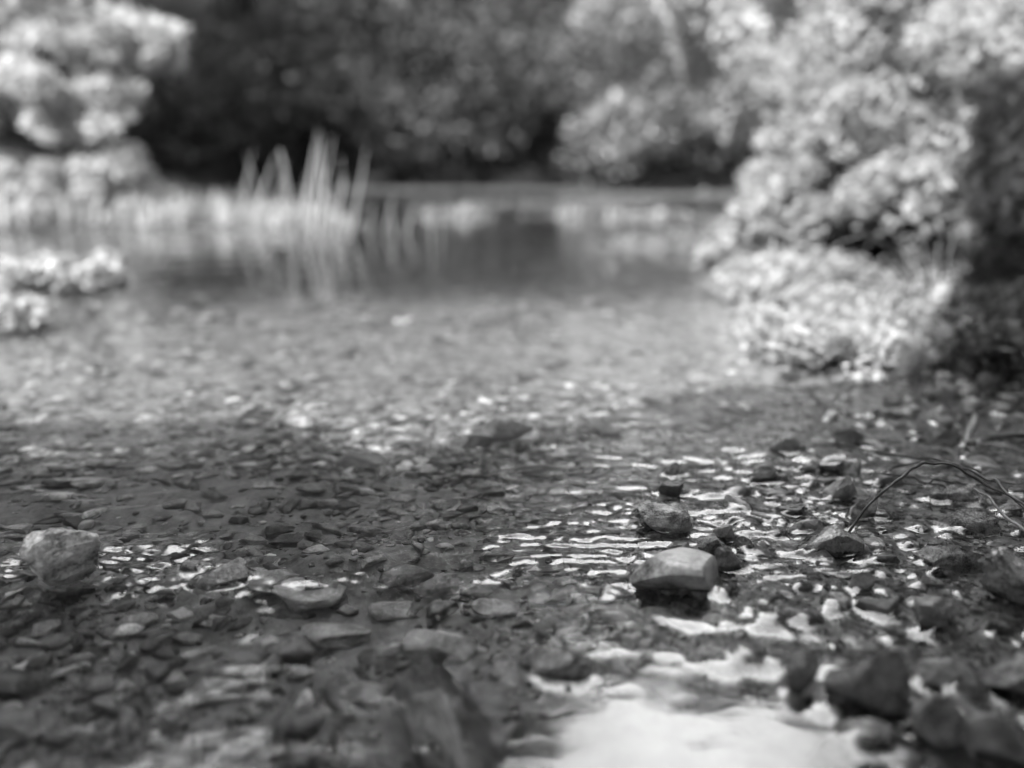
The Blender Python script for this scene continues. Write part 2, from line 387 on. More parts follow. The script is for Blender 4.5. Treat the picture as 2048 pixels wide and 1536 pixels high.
hero('tall_boulder', (1656, 1288, 1818, 1440), 23, M['wet_dark'], 'tall blurred black boulder in the near corner with an overhanging front', 'boulder', level=6, ratio=.65, planes=9, cut=(.4, .7), boxy=.45, noise=.16, fine=.05)
hero('upright_stone', (1558, 1300, 1640, 1384), 24, M['wet_dark'], 'upright leaning dark stone beside the tall blurred black boulder', level=5, ratio=.6, shape=shear_shape)
hero('brown_stone', (1824, 1308, 1968, 1398), 25, M['mid'], 'broad grey stone behind the grainy pale stone, beyond the tall black boulder', ratio=.7, fine=.03)
hero('grainy_stone', (1816, 1376, 1926, 1504), 26, M['grain'], 'nearest grainy pale stone in front of the broad grey stone', ratio=.7, noise=.15, fine=.06)
hero('craggy_stone', (1050, 1284, 1180, 1362), 27, M['wet_dark'], 'craggy black stone at the back rim of the bright sky reflection', ratio=.6, noise=.18, fine=.05)
hero('dark_stone', (1826, 1188, 1904, 1262), 28, M['wet_dark'], 'pointed dark stone in the wet grit behind the broad grey stone', ratio=.7)
hero('dark_stone', (1832, 1222, 1888, 1270), 29, M['dark'], 'small black stone touching the front of the pointed dark stone', ratio=.8)
hero('dark_lump', (1965, 1092, 2100, 1232), 30, M['wet_dark'], 'large rough dark lump cut off by the frame edge', 'rock', ratio=.8, noise=.2, fine=.06, level=6)
hero('flat_stone', (1678, 1438, 1782, 1498), 32, M['wet_dark'], 'low dark stone in front of the tall blurred black boulder', ratio=.7)
hero('round_stone', (1320, 922, 1362, 950), 33, M['wet_dark'], 'small round black stone ringed by ripples in open water', level=4, ratio=.8)
hero('dark_stone', (1496, 930, 1566, 966), 34, M['dark'], 'long dark stone with serrated top among the white squiggles of light', level=5, ratio=.5, noise=.15)
hero('dark_stone', (1536, 874, 1606, 906), 35, M['dark'], 'farthest square dark stone of the riffle', level=4, ratio=.5, boxy=.3)
hero('pyramid_stone', (1646, 946, 1712, 1000), 36, M['mid'], 'pyramid shaped grey stone behind the pale gritty stone', level=5, ratio=.6, shape=wedge_shape)
hero('pale_stone', (1694, 984, 1760, 1038), 37, M['crust'], 'pale gritty stone beneath the long black twig', level=5, ratio=.6)
hero('dark_slab', (1552, 1006, 1612, 1034), 38, M['dark'], 'thin dark slab tilted on edge behind the wedge rock', level=4, ratio=.5, shape=slab_shape)
hero('dark_slab', (1316, 958, 1372, 990), 39, M['dark'], 'dark tilted slab just behind the blocky crusted rock', level=4, ratio=.5, shape=slab_shape)
hero('grey_stone', (1588, 918, 1640, 946), 40, M['mid'], 'small grey stone beside the tilted dark leaf', level=4, ratio=.6)
hero('dark_stone', (1636, 908, 1692, 946), 41, M['wet_dark'], 'shiny dark lump in front of the tilted dark leaf', level=4, ratio=.6)
hero('dark_stone', (1722, 1020, 1784, 1040), 42, M['dark'], 'flat black stone just in front of the pale gritty stone', level=4, ratio=.6)
hero('long_stone', (1690, 1142, 1748, 1190), 43, M['mid'], 'small long rounded stone pointing up out of the grit', level=4, ratio=.45, shape=shear_shape)
hero('dark_stone', (1540, 1296, 1592, 1330), 46, M['wet_dark'], 'small black stone behind the upright leaning stone', level=4, ratio=.7)
hero('dark_stone', (1740, 1100, 1800, 1130), 47, M['dark'], 'little dark point of rock in front of the wedge rock', level=4, ratio=.6)
hero('grey_stone', (1840, 1080, 1960, 1150), 48, M['grain'], 'low gritty mound stone in front of the thick rough rock', level=5, ratio=.7, noise=.16, fine=.06)
hero('grey_stone', (1960, 1300, 2080, 1400), 49, M['grain'], 'gritty grey stone at the frame edge beside the broad grey stone', level=5, ratio=.7, noise=.16, fine=.06)
hero('grey_stone', (1930, 1420, 2070, 1540), 50, M['mid'], 'blurred grey stone in the near frame corner', level=5, ratio=.7, noise=.1)

# submerged larger stones: (px, py centre, width px, tone, description)
SUB = [(550,1196,100,'pale','pale square stone under water behind the long pale sliver'),(615,1234,140,'pale','long pale sliver of stone under clear water'),(582,1266,90,'mid','rounded grey stone lying in front of the long pale sliver'),
 (592,1338,130,'mid','large flat grey slab under water in the near shallows'),(672,1312,130,'pale','bright pale stone touching the large flat grey slab'),(786,1256,90,'pale','glinting pale stone standing nearly at the surface'),
 (872,1202,100,'mid','triangular grey stone under rippled water'),(880,1322,140,'pale','broad pale stone shimmering below the surface'),(990,1240,90,'pale','pale cone shaped stone behind the craggy black stone'),
 (812,1166,100,'mid','flat grey stone under the fine ripples'),(284,1290,70,'pale','pale rounded stone alone over dark silt'),(36,1508,150,'mid','grey slab cut by the frame corner under water'),
 (186,1010,60,'pale','pale oblong stone behind the lone pale rough rock'),(728,972,100,'mid','grey slab under water at the back of the riffle'),(1076,976,90,'dark','dark block under water behind the fine ripples'),
 (1000,960,60,'mid','small grey stone among bright glints'),(440,1425,110,'pale','pale blurred stone in the near shallows'),(720,1420,90,'pale','pale lump beside the sunken dark slab'),(505,1395,80,'mid','round grey pebble in the near shallows'),
 (1235,1240,90,'mid','oval grey stone in front of the largest smooth boulder'),(1320,1240,80,'mid','flat oval stone beneath the surface near the largest boulder'),(40,1420,120,'dark','dark sunken stone by the frame edge')]
MA = {'pale': M['pale'], 'mid': M['mid'], 'dark': M['dark']}
for i, (px, py, w, tn, lab) in enumerate(SUB):
    z0 = float(bed_z(np.array([ground(px, py, -.015)[0]]), np.array([ground(px, py, -.015)[1]]))[0])
    g = ground(px, py, z0+.004); dep = g[1]*math.cos(PITCH)+(CAM_H)*math.sin(PITCH); ww = w/FPX*dep*1.1
    P, F = rock_shape(5, 200+i, 8, (.5, .85), .08, fine=.02); rz = rng.uniform(-.4, .4)
    hh = min(ww*.26, max(.004, (-z0)*.62+.001)); V = P*np.array([ww/2, ww*.33, hh])
    V = V@np.array(Euler((rng.uniform(-.15, .15), rng.uniform(-.15, .15), rz)).to_matrix()).T
    o = mesh_np('sunken_stone', V, F, MA[tn]); o.location = (g[0], g[1], z0+hh*.45); tag(o, lab, 'stone')
    HERO.append((g, ww, hh, lab))
# big sunken wedge by the sky reflection
P, F = rock_shape(6, 81, 12, (.45, .8), .16, fine=.06)
V = P*np.array([.021, .05, .016]); V = V@np.array(Euler((-.1, .3, .30)).to_matrix()).T
g = ground(905, 1462, -.01); o = mesh_np('sunken_slab', V, F, M['dark']); o.location = (g[0], g[1], -.0145)
tag(o, 'long dark sunken slab pointing at the viewer beside the bright sky reflection', 'stone')

# ------------------------------------------------------------------ pebbles
def shard(seed, npt, bev=.05):
    import bmesh
    r = np.random.default_rng(seed); bm = bmesh.new()
    a = np.sort(r.uniform(0, 2*math.pi, npt)); rad = r.uniform(.62, 1, npt)
    for i in range(npt):
        q = r.uniform(.55, .95)
        bm.verts.new((math.cos(a[i])*rad[i], math.sin(a[i])*rad[i], r.uniform(-.9, .2)))
        bm.verts.new((math.cos(a[i]+.2)*rad[i]*q, math.sin(a[i]+.2)*rad[i]*q, r.uniform(.3, 1)))
    bm.verts.new((0, 0, -1))
    g_ = bmesh.ops.convex_hull(bm, input=bm.verts)
    bmesh.ops.delete(bm, geom=[v for v in bm.verts if not v.link_faces], context='VERTS')
    bmesh.ops.dissolve_limit(bm, angle_limit=.12, verts=bm.verts, edges=bm.edges)
    bmesh.ops.bevel(bm, geom=bm.edges[:], offset=bev, segments=2, profile=.6, affect='EDGES', clamp_overlap=True)
    bmesh.ops.triangulate(bm, faces=bm.faces)
    bmesh.ops.recalc_face_normals(bm, faces=bm.faces)
    bm.verts.index_update(); V = np.array([v.co[:] for v in bm.verts]); F = np.array([[v.index for v in f.verts] for f in bm.faces]); bm.free()
    V = V-(V.max(0)+V.min(0))/2; V /= np.abs(V).max(0); return V, F
TEMPL = {lv: [rock_shape(lv, 500+i, 10, (.45, .85), .08) for i in range(18)] for lv in (1, 3)}
TEMPL[2] = [shard(700+i, 4+i % 4) for i in range(12)]+[rock_shape(2, 500+i, 10, (.35, .8), .1) for i in range(6)]
def scatter(nn, xf, yr, size, sizep=2.0):
    y_ = np.exp(rng.uniform(math.log(yr[0]), math.log(yr[1]), nn)) if sizep else rng.uniform(*yr, nn)
    x_ = xf(y_, rng.uniform(0, 1, nn)); s_ = size[0]+(size[1]-size[0])*rng.uniform(0, 1, nn)**sizep
    return x_, y_, s_
HM = BED.copy()
def pebble_params(x, y, s, flat=(.22, .5), lift=.25):
    nn = len(x); a = s/2*rng.uniform(.85, 1.3, nn); b = s/2*rng.uniform(.55, .9, nn); c = s/2*rng.uniform(flat[0], flat[1], nn)
    z = bed_z(x, y)+c*rng.uniform(lift-.25, lift+.6, nn)
    rot = rng.uniform(-.9, .9, nn)+np.where(rng.uniform(size=nn) < .25, 1.2, 0); tx = rng.normal(0, .16, nn); ty = rng.normal(0, .16, nn)
    return a, b, c, z, rot, tx, ty
def merge(level, x, y, a, b, c, z, rot, tx, ty):
    Vs, Fs, T = [], [], []; off = 0
    ti = rng.integers(0, 18, len(x))
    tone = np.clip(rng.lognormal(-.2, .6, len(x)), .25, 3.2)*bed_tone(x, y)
    for k in range(18):
        idx = np.where(ti == k)[0]
        if not len(idx): continue
        P, F = TEMPL[level][k]
        Q = P[None]*np.stack([a[idx], b[idx], c[idx]], 1)[:, None, :]
        cx, sx = np.cos(tx[idx])[:, None], np.sin(tx[idx])[:, None]; yy = Q[..., 1]*cx-Q[..., 2]*sx; zz = Q[..., 1]*sx+Q[..., 2]*cx
        cy, sy = np.cos(ty[idx])[:, None], np.sin(ty[idx])[:, None]; xx = Q[..., 0]*cy+zz*sy; zz = -Q[..., 0]*sy+zz*cy
        cz, sz = np.cos(rot[idx])[:, None], np.sin(rot[idx])[:, None]
        V = np.stack([xx*cz-yy*sz+x[idx, None], xx*sz+yy*cz+y[idx, None], zz+z[idx, None]], -1).reshape(-1, 3)
        n_ = len(P); Fm = (F[None]+(np.arange(len(idx))*n_)[:, None, None]).reshape(-1, 3)+off
        Vs.append(V); Fs.append(Fm); T.append(np.repeat(tone[idx], n_)); off += len(V)
    return np.concatenate(Vs), np.concatenate(Fs), np.concatenate(T)
def add_stuff(name, m, label, parts):
    Vs, Fs, Ts = [], [], []; off = 0
    for V, F, T in parts: Vs.append(V); Fs.append(F+off); Ts.append(T); off += len(V)
    return tag(mesh_np(name, np.concatenate(Vs), np.concatenate(Fs), m, tone=np.concatenate(Ts)), label, name.replace('_', ' '), kind='stuff')
def pool_keep(x, y): return (np.exp(-(((x-.062)/.066)**2+((y-.236)/.040)**2)**2) < .45+.4*vnoise2(x*60, y*60, 4))
def do(level, nn, xf, yr, size, sizep=2., flat=(.28, .75), lift=.25, sp=True):
    x, y, s = scatter(nn, xf, yr, size, sizep); kp = pool_keep(x, y)&(rng.uniform(size=len(x)) < .62+1.1*fbm2(x*9, y*9, 3, 83)+(xf is shore)); x, y, s = x[kp], y[kp], s[kp]; pr = pebble_params(x, y, s, flat, lift)
    if sp:
        a, b, c, z, rot, tx, ty = pr
        for i in range(len(x)):
            splat(HM, x[i], y[i], a[i], b[i], rot[i], 0, z[i], c[i]*.9)
    return merge(level, x, y, *pr)
stream = lambda y, u: -(.22+.78*y)+u*(.22+.78*y+shore_right(y)+.03)
shore = lambda y, u: shore_right(y)-.13+u*(.36+.2*y)
far = lambda y, u: (-1+2*u)*(.2+.8*y)
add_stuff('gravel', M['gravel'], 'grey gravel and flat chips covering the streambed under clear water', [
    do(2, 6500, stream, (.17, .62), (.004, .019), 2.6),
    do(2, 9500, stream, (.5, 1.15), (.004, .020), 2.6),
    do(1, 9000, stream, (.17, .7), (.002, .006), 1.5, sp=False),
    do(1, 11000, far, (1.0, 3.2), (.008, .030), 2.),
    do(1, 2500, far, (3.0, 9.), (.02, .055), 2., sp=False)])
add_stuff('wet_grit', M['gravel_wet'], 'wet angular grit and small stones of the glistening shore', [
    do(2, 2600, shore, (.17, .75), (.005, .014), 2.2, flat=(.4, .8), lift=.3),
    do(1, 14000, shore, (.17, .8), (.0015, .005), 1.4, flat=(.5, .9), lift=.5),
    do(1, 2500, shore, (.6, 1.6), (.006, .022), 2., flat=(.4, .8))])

# the 300 pebbles that show largest, each a thing of its own
PEB = {}
for tn in ('pale', 'mid', 'dark'):
    for sh, fl in (('flat', .3), ('angular', .62), ('rounded', .5)):
        L_ = []
        for v in range(4):
            P, F = rock_shape(3 if sh != 'x' else 4, 900+v*3+len(sh), {'flat': 9, 'angular': 12, 'rounded': 4}[sh], (.45, .8) if sh != 'rounded' else (.7, .9), .07, fine=.015)
            if sh != 'rounded': P, F = shard(1200+v*5+len(sh)*31, 5+v % 3, .07)
            L_.append(mesh_np('pebble', P*np.array([1, .72, fl]), F, MA[tn], link=False))
        PEB[(tn, sh)] = L_
TN = {'pale': 'pale', 'mid': 'grey', 'dark': 'dark'}
anchors = [(h[0], h[3]) for h in HERO]
short = {0: 'the largest smooth boulder', 1: 'the lone pale rough rock', 2: 'the low dark riffle rock', 4: 'the blocky crusted rock', 5: 'the wedge rock', 10: 'the craggy flat rock', 12: 'the pale flat stone by the sunlight',
         14: 'the small sunlit flat stone', 15: 'the tall blurred black boulder', 19: 'the craggy black stone', 24: 'the ripple ringed round stone', 22: 'the rough lump at the frame edge', 26: 'the farthest square stone',
         40+3: 'the large flat underwater slab', 40+5: 'the glinting pale stone', 40+10: 'the pale stone over dark silt', 40+12: 'the pale oblong stone', 40+13: 'the slab at the back of the riffle', 40+16: 'the pale blurred near stone', 40+7: 'the broad shimmering pale stone'}
AN = [(anchors[k][0][:2], v) for k, v in short.items() if k < len(anchors)]
cnt = 0; tries = 0; placed = []
while cnt < 290 and tries < 6000:
    tries += 1
    on_shore = rng.uniform() < .36
    y = math.exp(rng.uniform(math.log(.2), math.log(.85)))
    x = float((shore if on_shore else stream)(y, rng.uniform()))
    if abs(x) > .7*y+.06 or not pool_keep(np.array([x]), np.array([y]))[0]: continue
    s = rng.uniform(.010, .021)*(1+.5*max(0, y-.4))
    if on_shore: s *= .75
    if any((x-p[0])**2+(y-p[1])**2 < (.42*(s+p[2]))**2 for p in placed): continue
    if any((x-h[0][0])**2+(y-h[0][1])**2 < (.5*h[1]+.3*s)**2 for h in HERO): continue
    placed.append((x, y, s)); cnt += 1
    tn = rng.choice(['pale', 'mid', 'mid', 'dark']); sh = rng.choice(['flat', 'flat', 'angular', 'rounded'])
    me = PEB[(tn, sh)][rng.integers(0, 4)]
    o = bpy.data.objects.new('pebble', me); COL.objects.link(o)
    zb = float(bed_z(np.array([x]), np.array([y]))[0]); hgt = {'flat': .3, 'angular': .62, 'rounded': .5}[sh]*s/2
    sc = 1.0
    if not on_shore and zb < -.006: sc = min(1., (-zb-.002)/(hgt*1.4))
    o.scale = (s/2, s/2, s/2*sc); rz = rng.uniform(-.8, .8); o.rotation_euler = (rng.normal(0, .13), rng.normal(0, .13), rz)
    o.location = (x, y, zb+hgt*sc*.45+.001)
    splat(HM, x, y, s/2, s*.36, rz, 0, zb+hgt*sc*.45+.001, hgt*sc*.9)
    d = [(math.hypot(x-a[0], y-a[1]), a, nm) for a, nm in AN]; dd, a, nm = min(d, key=lambda t: t[0])
    vx, vy = x-a[0], y-a[1]
    rel = ('behind' if vy > 0 else 'in front of') if abs(vy) > abs(vx) else ('left of' if vx < 0 else 'right of')
    size = 'small' if s < .0135 else ('medium' if s < .017 else 'large')
    lie = 'crosswise' if abs(rz) < .25 else ('slanting' if abs(rz) < .55 else 'turned')
    near_ = 'just ' if dd < .06 else ('well ' if dd > .13 else '')
    nm = nm if len(nm.split()) < 7 else nm.replace('pale flat stone by the sunlight', 'sunlight edge stone')
    if len(f"{size} {TN[tn]} {lie} {sh} pebble {near_}{rel} {nm}".split()) > 16: near_ = ''
    tag(o, f"{size} {TN[tn]} {lie} {sh} pebble {near_}{rel} {nm}", 'pebble', 'pebbles scattered over the streambed and shore')

# ------------------------------------------------------------------ ground and water sheets
gV = np.stack([GX, GY, BED], -1).reshape(-1, 3)
shown = (HM-BED)
rh = int(np.searchsorted(ys, 8.2))
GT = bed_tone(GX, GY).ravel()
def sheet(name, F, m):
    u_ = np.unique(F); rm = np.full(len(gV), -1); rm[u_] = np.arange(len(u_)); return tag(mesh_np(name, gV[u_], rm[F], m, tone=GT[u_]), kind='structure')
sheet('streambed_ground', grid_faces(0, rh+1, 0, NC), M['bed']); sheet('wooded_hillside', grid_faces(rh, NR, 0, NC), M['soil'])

HS = blur(HM, .9)
base = np.zeros_like(GX)
# ripples: crests run across the picture, short in the riffle and long on the pool
def ripple(sx, sy, seed, o=2): return fbm2(GX*sx, GY*sy, o, seed)
riff = np.exp(-((GY-(.392+.03*np.sin(GX*7)+.012*vnoise2(GX*9, GX*0, 201)))/.034)**2)*(GX < .2)*np.clip(.55+1.3*fbm2(GX*16, GY*30, 2, 202), .08, 1.2)
glit = np.exp(-(((GX-.13)/.12)**2+((GY-.50)/.06)**2))
fine_ = np.exp(-(((GX-.035)/.05)**2+((GY-.378)/.022)**2))
lee = sstep(.19, .3, GX)*0
wav = .00045*ripple(45, 90, 101) + .00035*ripple(14, 34, 104)*sstep(.28, .5, GY)
wav += riff*(.0022*ripple(60, 105, 111, 3)+.0011*ripple(140, 230, 113, 2)) + glit*(.0014*ripple(55, 130, 117, 2))
wav += fine_*.00042*np.sin((GY+.002*vnoise2(GX*80, GY*80, 3)+.12*(GX-.03)**2/.04)*2*math.pi/.0075+2.6*vnoise2(GX*28, GY*34, 7))*(.45+.8*np.abs(vnoise2(GX*45, GY*90, 207)))
wav += .0014*ripple(5, 14, 131, 3)*sstep(.9, 1.8, GY) + .004*ripple(1.6, 5, 141, 3)*sstep(2., 4.5, GY)
wav += sstep(-.20, -.05, GX-shore_right(GY))*sstep(.30, .36, GY)*(GY < 1.2)*(.00075*ripple(75, 170, 151, 2)+.0006*ripple(30, 70, 153))
calm = np.exp(-(((GX-.06)/.09)**2+((GY-.235)/.06)**2)**2)
wav *= (1-.8*calm)
# the wet shore: a thin water table follows the sloping grit; stones and grit poke through it with a meniscus
table = np.maximum(0, blur(BED, 14)+.0011*(1+.8*fbm2(GX*22, GY*22, 2, 171)))
table = np.where(GX-shore_right(GY) > -.35, table, 0)
table = np.minimum(table, .022)
near = sstep(1.5, 1.0, GY)*(np.abs(us)[None, :] < 1.25)
over = np.clip(blur(HM, 2.5)-table+.0075, 0, .006)*near; wav += over*.14
surf = np.where(near > .02, table*near, 0)+wav
E = 1/(1+np.exp(-np.clip((HM-surf-.0001)/.0003, -30, 30)))*near
men = .0017*blur(E, 1.5)+.0009*blur(E, 3.2)+.0030*blur(ROCKMASK, 2.2)
surf = surf+men
surf = blur(surf, .55)
r1 = int(np.searchsorted(ys, 13.)); c0 = 26-17; c1 = NC-c0
wV = np.stack([GX, GY, surf], -1).reshape(-1, 3)
F = grid_faces(0, r1, c0, c1)
used = np.unique(F); rem = np.full(len(wV), -1); rem[used] = np.arange(len(used))
wa = mesh_np('water', wV[used], rem[F], M['water']); tag(wa, kind='structure')

# ------------------------------------------------------------------ leaves, branches
def tube(pts, rad, sides=7, res=4):
    pts = np.array(pts, float); n_ = len(pts); rad = np.array(rad, float) if np.ndim(rad) else np.full(n_, rad)
    t = np.linspace(0, n_-1, (n_-1)*res+1); out = []
    for q in t:                                        # catmull-rom
        i = min(int(q), n_-2); f = q-i; p0 = pts[max(i-1, 0)]; p1 = pts[i]; p2 = pts[i+1]; p3 = pts[min(i+2, n_-1)]
        out.append(.5*((2*p1)+(-p0+p2)*f+(2*p0-5*p1+4*p2-p3)*f*f+(-p0+3*p1-3*p2+p3)*f**3))
    C = np.array(out); Rr = np.interp(t, np.arange(n_), rad); T = np.gradient(C, axis=0); T /= np.linalg.norm(T, axis=1)[:, None]
    a = np.cross(T, [0.1, .2, 1.]); a /= np.linalg.norm(a, axis=1)[:, None]; b_ = np.cross(T, a)
    ang = np.arange(sides)*2*math.pi/sides
    Rj = Rr[:, None]*(1+.12*np.sin(np.arange(len(C))[:, None]*2.3+ang[None]*2))
    V = C[:, None]+Rj[..., None]*(np.cos(ang)[None, :, None]*a[:, None]+np.sin(ang)[None, :, None]*b_[:, None])
    m_ = len(C); V = V.reshape(-1, 3); F = []
    for i in range(m_-1):
        for j in range(sides): F.append((i*sides+j, i*sides+(j+1) % sides, (i+1)*sides+(j+1) % sides, (i+1)*sides+j))
    V = np.concatenate([V, C[:1], C[-1:]]); e0, e1 = len(V)-2, len(V)-1
    for j in range(sides):
        F.append((e0, (j+1) % sides, j, e0)); F.append((e1, (m_-1)*sides+j, (m_-1)*sides+(j+1) % sides, e1))
    return V, F
def tubes(name, lst, m, parent=None):
    """several limbs of one plant joined into one branching mesh"""
    Vs, tri, quad = [], [], []; off = 0
    for pts, rad in lst:
        V, F = tube(pts, rad); Vs.append(V)
        for f in F:
            if f[0] == f[3]: tri.append([f[0]+off, f[1]+off, f[2]+off])
            else: quad.append([q+off for q in f])
        off += len(V)
    me = bpy.data.meshes.new(name); me.from_pydata(np.concatenate(Vs).tolist(), [], tri+quad); me.materials.append(m)
    me.polygons.foreach_set('use_smooth', [True]*len(me.polygons))
    o = bpy.data.objects.new(name, me); COL.objects.link(o); o.parent = parent; return o
def leaf_arrays(C, size, up=.5, ratio=.45, tone=None, droop=None):
    n_ = len(C); s = size*rng.uniform(.6, 1.3, n_)
    nr = rng.normal(size=(n_, 3)); nr[:, 2] = np.abs(nr[:, 2])*(1+2*up); nr /= np.linalg.norm(nr, axis=1)[:, None]
    d = rng.normal(size=(n_, 3)) if droop is None else rng.normal(size=(n_, 3))*.5+np.array(droop)
    d -= (d*nr).sum(1)[:, None]*nr; d /= np.linalg.norm(d, axis=1)[:, None]; w = np.cross(nr, d)
    s1 = s[:, None]
    V = np.stack([C-d*s1*.5, C-w*s1*ratio*.5-nr*s1*.06, C+d*s1*.5-nr*s1*.1, C+w*s1*ratio*.5-nr*s1*.06], 1)
    F = np.arange(n_*4).reshape(-1, 4); T = np.repeat(rng.uniform(0, 1, n_) if tone is None else tone, 4)
    return V.reshape(-1, 3), F, T
def leaves(name, C, size, m, parent=None, loc=None, **kw):
    V, F, T = leaf_arrays(C, size, **kw)
    if loc is not None: V = V-np.array(loc)
    return mesh_np(name, V, F, m, parent, smooth=False, tone=T)
def clumps(centres, radii, per, squash=.7):
    out = []
    for c, r in zip(centres, radii):
        n_ = int(per); q = rng.normal(size=(n_, 3)); q /= np.linalg.norm(q, axis=1)[:, None]
        q *= (rng.uniform(.3, 1, n_)**.5)[:, None]*r; q[:, 2] *= squash; out.append(q+c)
    return np.concatenate(out)
def in_poly(px, py, poly):
    ins = False; j = len(poly)-1
    for i in range(len(poly)):
        xi, yi = poly[i]; xj, yj = poly[j]
        if (yi > py) != (yj > py) and px < (xj-xi)*(py-yi)/(yj-yi)+xi: ins = not ins
        j = i
    return ins
def poly_points(poly, n_, depth, jit, holes=(), ragged=True):
    xs_ = [p[0] for p in poly]; ys_ = [p[1] for p in poly]; out = []
    while len(out) < n_:
        px, py = rng.uniform(min(xs_), max(xs_)), rng.uniform(min(ys_), max(ys_))
        if not in_poly(px, py, poly): continue
        if ragged and max(xs_)-min(xs_) > 220 and vnoise2(np.array([px/55.]), np.array([py/45.]), 91)[0] < -.12: continue
        if any(((px-h[0])/h[2])**2+((py-h[1])/h[3])**2 < 1 for h in holes): continue
        d = depth(px, py)+rng.normal()*jit
        if ray(px, py)[2] < 0: d = min(d, ground(px, py, .012)[1]*rng.uniform(.93, 1.0))
        out.append(at(px, py, d))
    return np.array(out)

def line_points(lines, n_, depth, jit):
    out = []
    for i in range(n_):
        ln = lines[i % len(lines)]; t = rng.uniform(0, len(ln)-1.001); k_ = int(t); f = t-k_
        px = ln[k_][0]*(1-f)+ln[k_+1][0]*f+rng.normal()*9; py = ln[k_][1]*(1-f)+ln[k_+1][1]*f+rng.normal()*9
        out.append(at(px, py, depth(px, py)+rng.normal()*jit))
    return np.array(out)
def bush(name, label, cat, poly, nclump, rad, per, size, depth, jit, m, root, holes=(), nbr=7, group=None, br=.006, ragged=True, line=None, **kw):
    root = np.array(root, float)
    t = empty(name, tuple(root), label, cat, group)
    C = poly_points(poly, nclump, depth, jit, holes, ragged) if line is None else line_points(line, nclump, depth, jit)
    C = C[C[:, 2] > .005]
    P = clumps(C, rng.uniform(.6, 1.2, len(C))*rad, per)
    P = P[P[:, 2] > .006]
    leaves('foliage', P, size, m, t, loc=root, **kw)
    L_ = []
    for k_ in range(nbr):
        c = C[rng.integers(0, len(C))]; mid = (root+c)/2+np.array([0, 0, .25*np.linalg.norm(c-root)])*rng.uniform(.2, 1)+rng.normal(size=3)*.02*nbr*rad
        L_.append(([(0, 0, -.03), (mid-root), (c-root)], [br, br*.6, br*.2]))
    tubes('stem', L_, M['bark'], t)
    return t

# right-hand overhanging willow scrub, several plants
bush('overhanging_bush', 'big pale sunlit bush filling the upper corner above the dark hollow', 'bush',
     [(1680,-40),(2120,-40),(2120,470),(1960,480),(1860,430),(1700,430),(1640,330),(1600,250),(1690,160),(1640,100)], 190, .085, 260, .026, lambda a, b: 1.75-.25*(b/500), .16, M['leaf'], (1.35, 1.6, .12), holes=((1640, 385, 70, 55),), nbr=26)
bush('arching_bush', 'pale arching branches rising from the water around a round dark gap', 'bush',
     [(1500,120),(1600,90),(1700,170),(1720,330),(1680,330),(1590,320),(1560,430),(1640,470),(1700,450),(1720,560),(1500,600),(1430,520),(1520,440),(1520,350),(1560,280),(1480,230)], 110, .065, 230, .024, lambda a, b: 1.9-.5*(b/600), .10, M['leaf'], (.85, 1.5, .02), holes=((1640, 385, 75, 55), (1560, 235, 60, 35)), nbr=20, br=.005)
bush('low_bush', 'low pale foliage trailing onto the water in front of the dark hollow', 'bush',
     [(1500,650),(1530,580),(1600,520),(1720,480),(1880,470),(1930,560),(1960,690),(1850,705),(1760,715),(1640,690),(1570,705),(1510,690)], 120, .034, 130, .014, lambda a, b: 1.6-.45*(b-480)/220, .11, M['leaf'], (.62, 1.12, .02), nbr=22, br=.0025)
bush('arching_branch', 'pale leafy branch arching over the round dark gap down into the water', 'branch', None, 46, .035, 110, .022, lambda a, b: 1.42-.2*(b-300)/300, .03, M['leaf'], (.50, 1.30, .01), nbr=5, br=.004,
     line=[[(1490,600),(1505,500),(1530,420),(1575,345),(1640,305),(1710,320),(1780,380)], [(1600,560),(1590,470),(1640,420),(1720,400)]])
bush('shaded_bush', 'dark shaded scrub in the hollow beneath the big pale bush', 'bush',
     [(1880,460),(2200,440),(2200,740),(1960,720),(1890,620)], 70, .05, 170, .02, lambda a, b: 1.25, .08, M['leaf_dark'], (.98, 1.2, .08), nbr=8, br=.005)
# slanting leafy limb farther off
bush('slanting_sapling', 'pale slanting leafy sapling leaning over the far water', 'sapling',
     [(1340,-60),(1440,-60),(1470,60),(1530,170),(1500,260),(1420,190),(1380,60)], 60, .11, 180, .045, lambda a, b: 3.2, .12, M['leaf_pale'], (1.75, 3.3, .1), nbr=5, br=.012)
# left overhanging branches
bush('leafy_branch_tree', 'pale leafy branches hanging down over the far bank', 'tree',
     [(-120,-60),(170,-60),(190,60),(250,150),(270,230),(200,230),(290,330),(150,320),(100,250),(-120,280)], 170, .062, 95, .040, lambda a, b: 3.0, .18, M['leaf_pale'], (-2.4, 3.2, .2), ragged=False, holes=((20, 230, 40, 70), (225, 60, 35, 40)), nbr=9, br=.014)
bush('hanging_spray', 'small pale leaf spray dangling from the leafy branches over dark woods', 'branch',
     [(190,-30),(240,-20),(340,80),(335,130),(290,130),(230,40)], 9, .09, 80, .05, lambda a, b: 3.0, .05, M['leaf_pale'], (-2.1, 3.1, 1.05), nbr=3, br=.006)
bush('bank_shrub', 'rounded grey shrub on the far spit beneath the leafy branches', 'shrub',
     [(-120,330),(100,320),(260,320),(330,360),(330,420),(120,430),(-120,430)], 110, .06, 110, .034, lambda a, b: 3.0, .15, M['leaf_pale'], (-1.5, 3.0, .08), ragged=False, nbr=7, br=.008)
bush('waterside_plant', 'bright leafy plant leaning in over the water at the frame edge', 'plant',
     [(-90,500),(30,510),(80,550),(75,600),(30,640),(-90,620)], 14, .035, 120, .022, lambda a, b: 1.08, .03, M['grass'], (-.86, 1.12, .02), nbr=5, br=.003)
